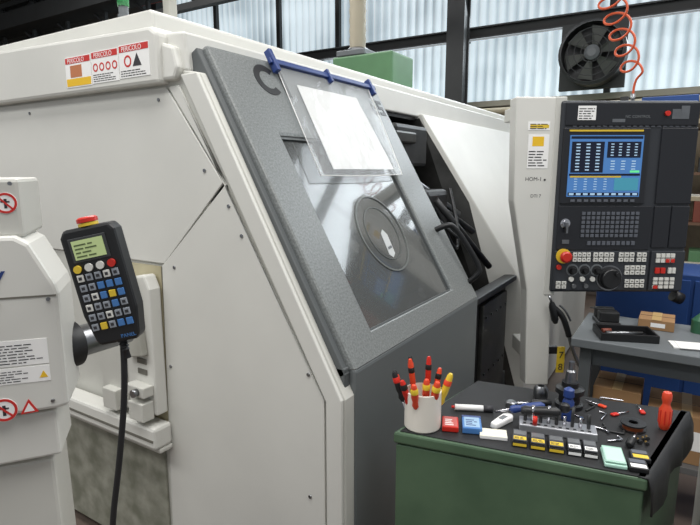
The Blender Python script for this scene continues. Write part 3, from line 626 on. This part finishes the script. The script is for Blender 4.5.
cbox(2.62,2.85,.08,.28,.331,.60); cbox(2.60,2.88,-.25,.05,.331,.55); cbox(2.60,2.9,-.6,-.28,.331,.62); cbox(2.83,2.99,-.02,.13,.8505,.90)
gr=item('bench_vise',2.84,.27,.8505,20)
bx('base',-.07,.07,-.05,.05,0,.02,DST,gr,.004); bx('jaw_fixed',-.06,.0,-.045,.045,.02,.07,DST,gr,.006); bx('jaw_moving',.03,.07,-.045,.045,.02,.07,DST,gr,.006); cy('screw',(.07,0,.045),(.13,0,.045),.008,STEEL,gr); cy('bar',(.125,-.05,.045),(.125,.05,.045),.004,STEEL,gr)
tr_=item('parts_tray',2.64,.17,.8505,-70)
ring('rim',(-.12,.12,-.08,.08),(-.11,.11,-.07,.07),0,.035,BLK,tr_,.002); bx('bottom',-.115,.115,-.075,.075,0,.004,BLK,tr_,0)
cy('rod',(-.08,0,.014),(.08,.02,.014),.01,STEEL,tr_); cy('rod_b',(-.06,-.04,.012),(.07,-.035,.012),.008,DST,tr_); cy('red_cap',(-.09,.03,.015),(-.05,.04,.015),.011,WOODR,tr_)
pp_=item('paper_stack',2.64,-.09,.8505,-75); bxs('sheets',[(-.08,.08,-.05,.05,0,.006),(-.06,.07,-.06,.04,.006,.009)],PAPER,pp_,.0005)
mt_=item('oil_can',2.90,-.12,.8505,0); lathe('can',[(.035,0),(.035,.06),(.012,.085),(.008,.09)],(0,0,0),(0,0,1),pm('can_green',(50,96,70),.35),mt_,24); tube('spout',[(0,0,.088),(.01,0,.12),(.05,0,.15)],.004,STEEL,mt_)
bc=frame('blue_cabinet'); bx('carcass',3.5,3.95,-1.4,.40,.04,1.02,BLUP,bc,.006); bx('plinth',3.53,3.95,-1.38,.38,0,.04,BLK,bc,0)
bxs('doors',[(3.485,3.5,-.08,.39,.08,.99),(3.485,3.5,-.56,-.10,.08,.99)],BLUP,bc,.003); bxs('handles',[(3.465,3.485,-.05,-.03,.5,.65),(3.465,3.485,-.15,-.13,.5,.65)],STEEL,bc,.003)
sr=frame('storage_rack')
bxs('posts',[(4.2,4.25,.38,.43,0,2.1),(4.6,4.65,.38,.43,0,2.1),(4.2,4.25,-1.6,-1.55,0,2.1),(4.6,4.65,-1.6,-1.55,0,2.1)],STRUC,sr)
bxs('shelves',[(4.2,4.65,-1.6,.43,z,z+.03) for z in (.3,.9,1.4,1.9)],pm('shelf_beige',(150,138,112),.6),sr,.002)
for k in range(16):
    z=(.33,.93,1.43,1.93)[k%4]; y=.3-.45*(k//4)
    bx('bin',4.23,4.55,y-.33,y,z,z+.15+.12*random.random(),random.choice([CARD,GREY,BLUP,STRUC,WOODR,BEI]),sr,.005)
wc=frame('white_cabinet'); bx('carcass',1.42,2.0,-.75,-.125,.05,.86,WH,wc,.006); bx('top',1.40,2.02,-.77,-.12,.86,.885,GREY,wc,.004); bx('plinth',1.45,1.97,-.72,-.14,0,.05,BLK,wc,0)
bxs('drawer_lines',[(1.412,1.42,-.73,-.14,.10+.19*k,.27+.19*k) for k in range(4)],WH2,wc,.003)
# ------------------------------------------------------------------ lights
def area(name,loc,rot,sx,sy,e,col=(1,1,1)):
    l=bpy.data.lights.new(name,'AREA'); l.shape='RECTANGLE'; l.size=sx; l.size_y=sy; l.energy=e; l.color=col
    o=bpy.data.objects.new(name,l); C.objects.link(o); o.location=loc; o.rotation_euler=rot; return o
area('ceiling_lamp_1',(0,0,5.2),(0,0,0),1.2,5,200,(1,.98,.96))
area('ceiling_lamp_2',(3,-2,5.2),(0,0,0),1.2,5,170,(1,.98,.96))
area('ceiling_lamp_3',(4,6,5.4),(0,0,0),1.2,6,210,(1,.98,.96))
area('ceiling_lamp_4',(-2,4,4.8),(0,0,0),1.2,6,180,(1,.99,.97))
area('daylight_window',(7.5,1.5,4.2),(0,math.radians(60),0),2.5,8,290,(.88,.95,1))
w=bpy.data.worlds.new('world'); S.world=w; w.use_nodes=True
w.node_tree.nodes['Background'].inputs[0].default_value=(.84,.88,.92,1); w.node_tree.nodes['Background'].inputs[1].default_value=.42
# ------------------------------------------------------------------ camera
cd=bpy.data.cameras.new('camera'); cd.sensor_width=36; cd.lens=36*530/700; cd.clip_start=.02; cd.clip_end=100
co=bpy.data.objects.new('camera',cd); C.objects.link(co)
th=math.radians(9.85); yaw=math.radians(32)
fwd=Vector((math.cos(yaw)*math.cos(th),math.sin(yaw)*math.cos(th),-math.sin(th)))
co.location=(0,0,1.6); co.rotation_euler=fwd.to_track_quat('-Z','Y').to_euler()
S.camera=co
try:
    S.view_settings.view_transform='Standard'
except Exception: pass
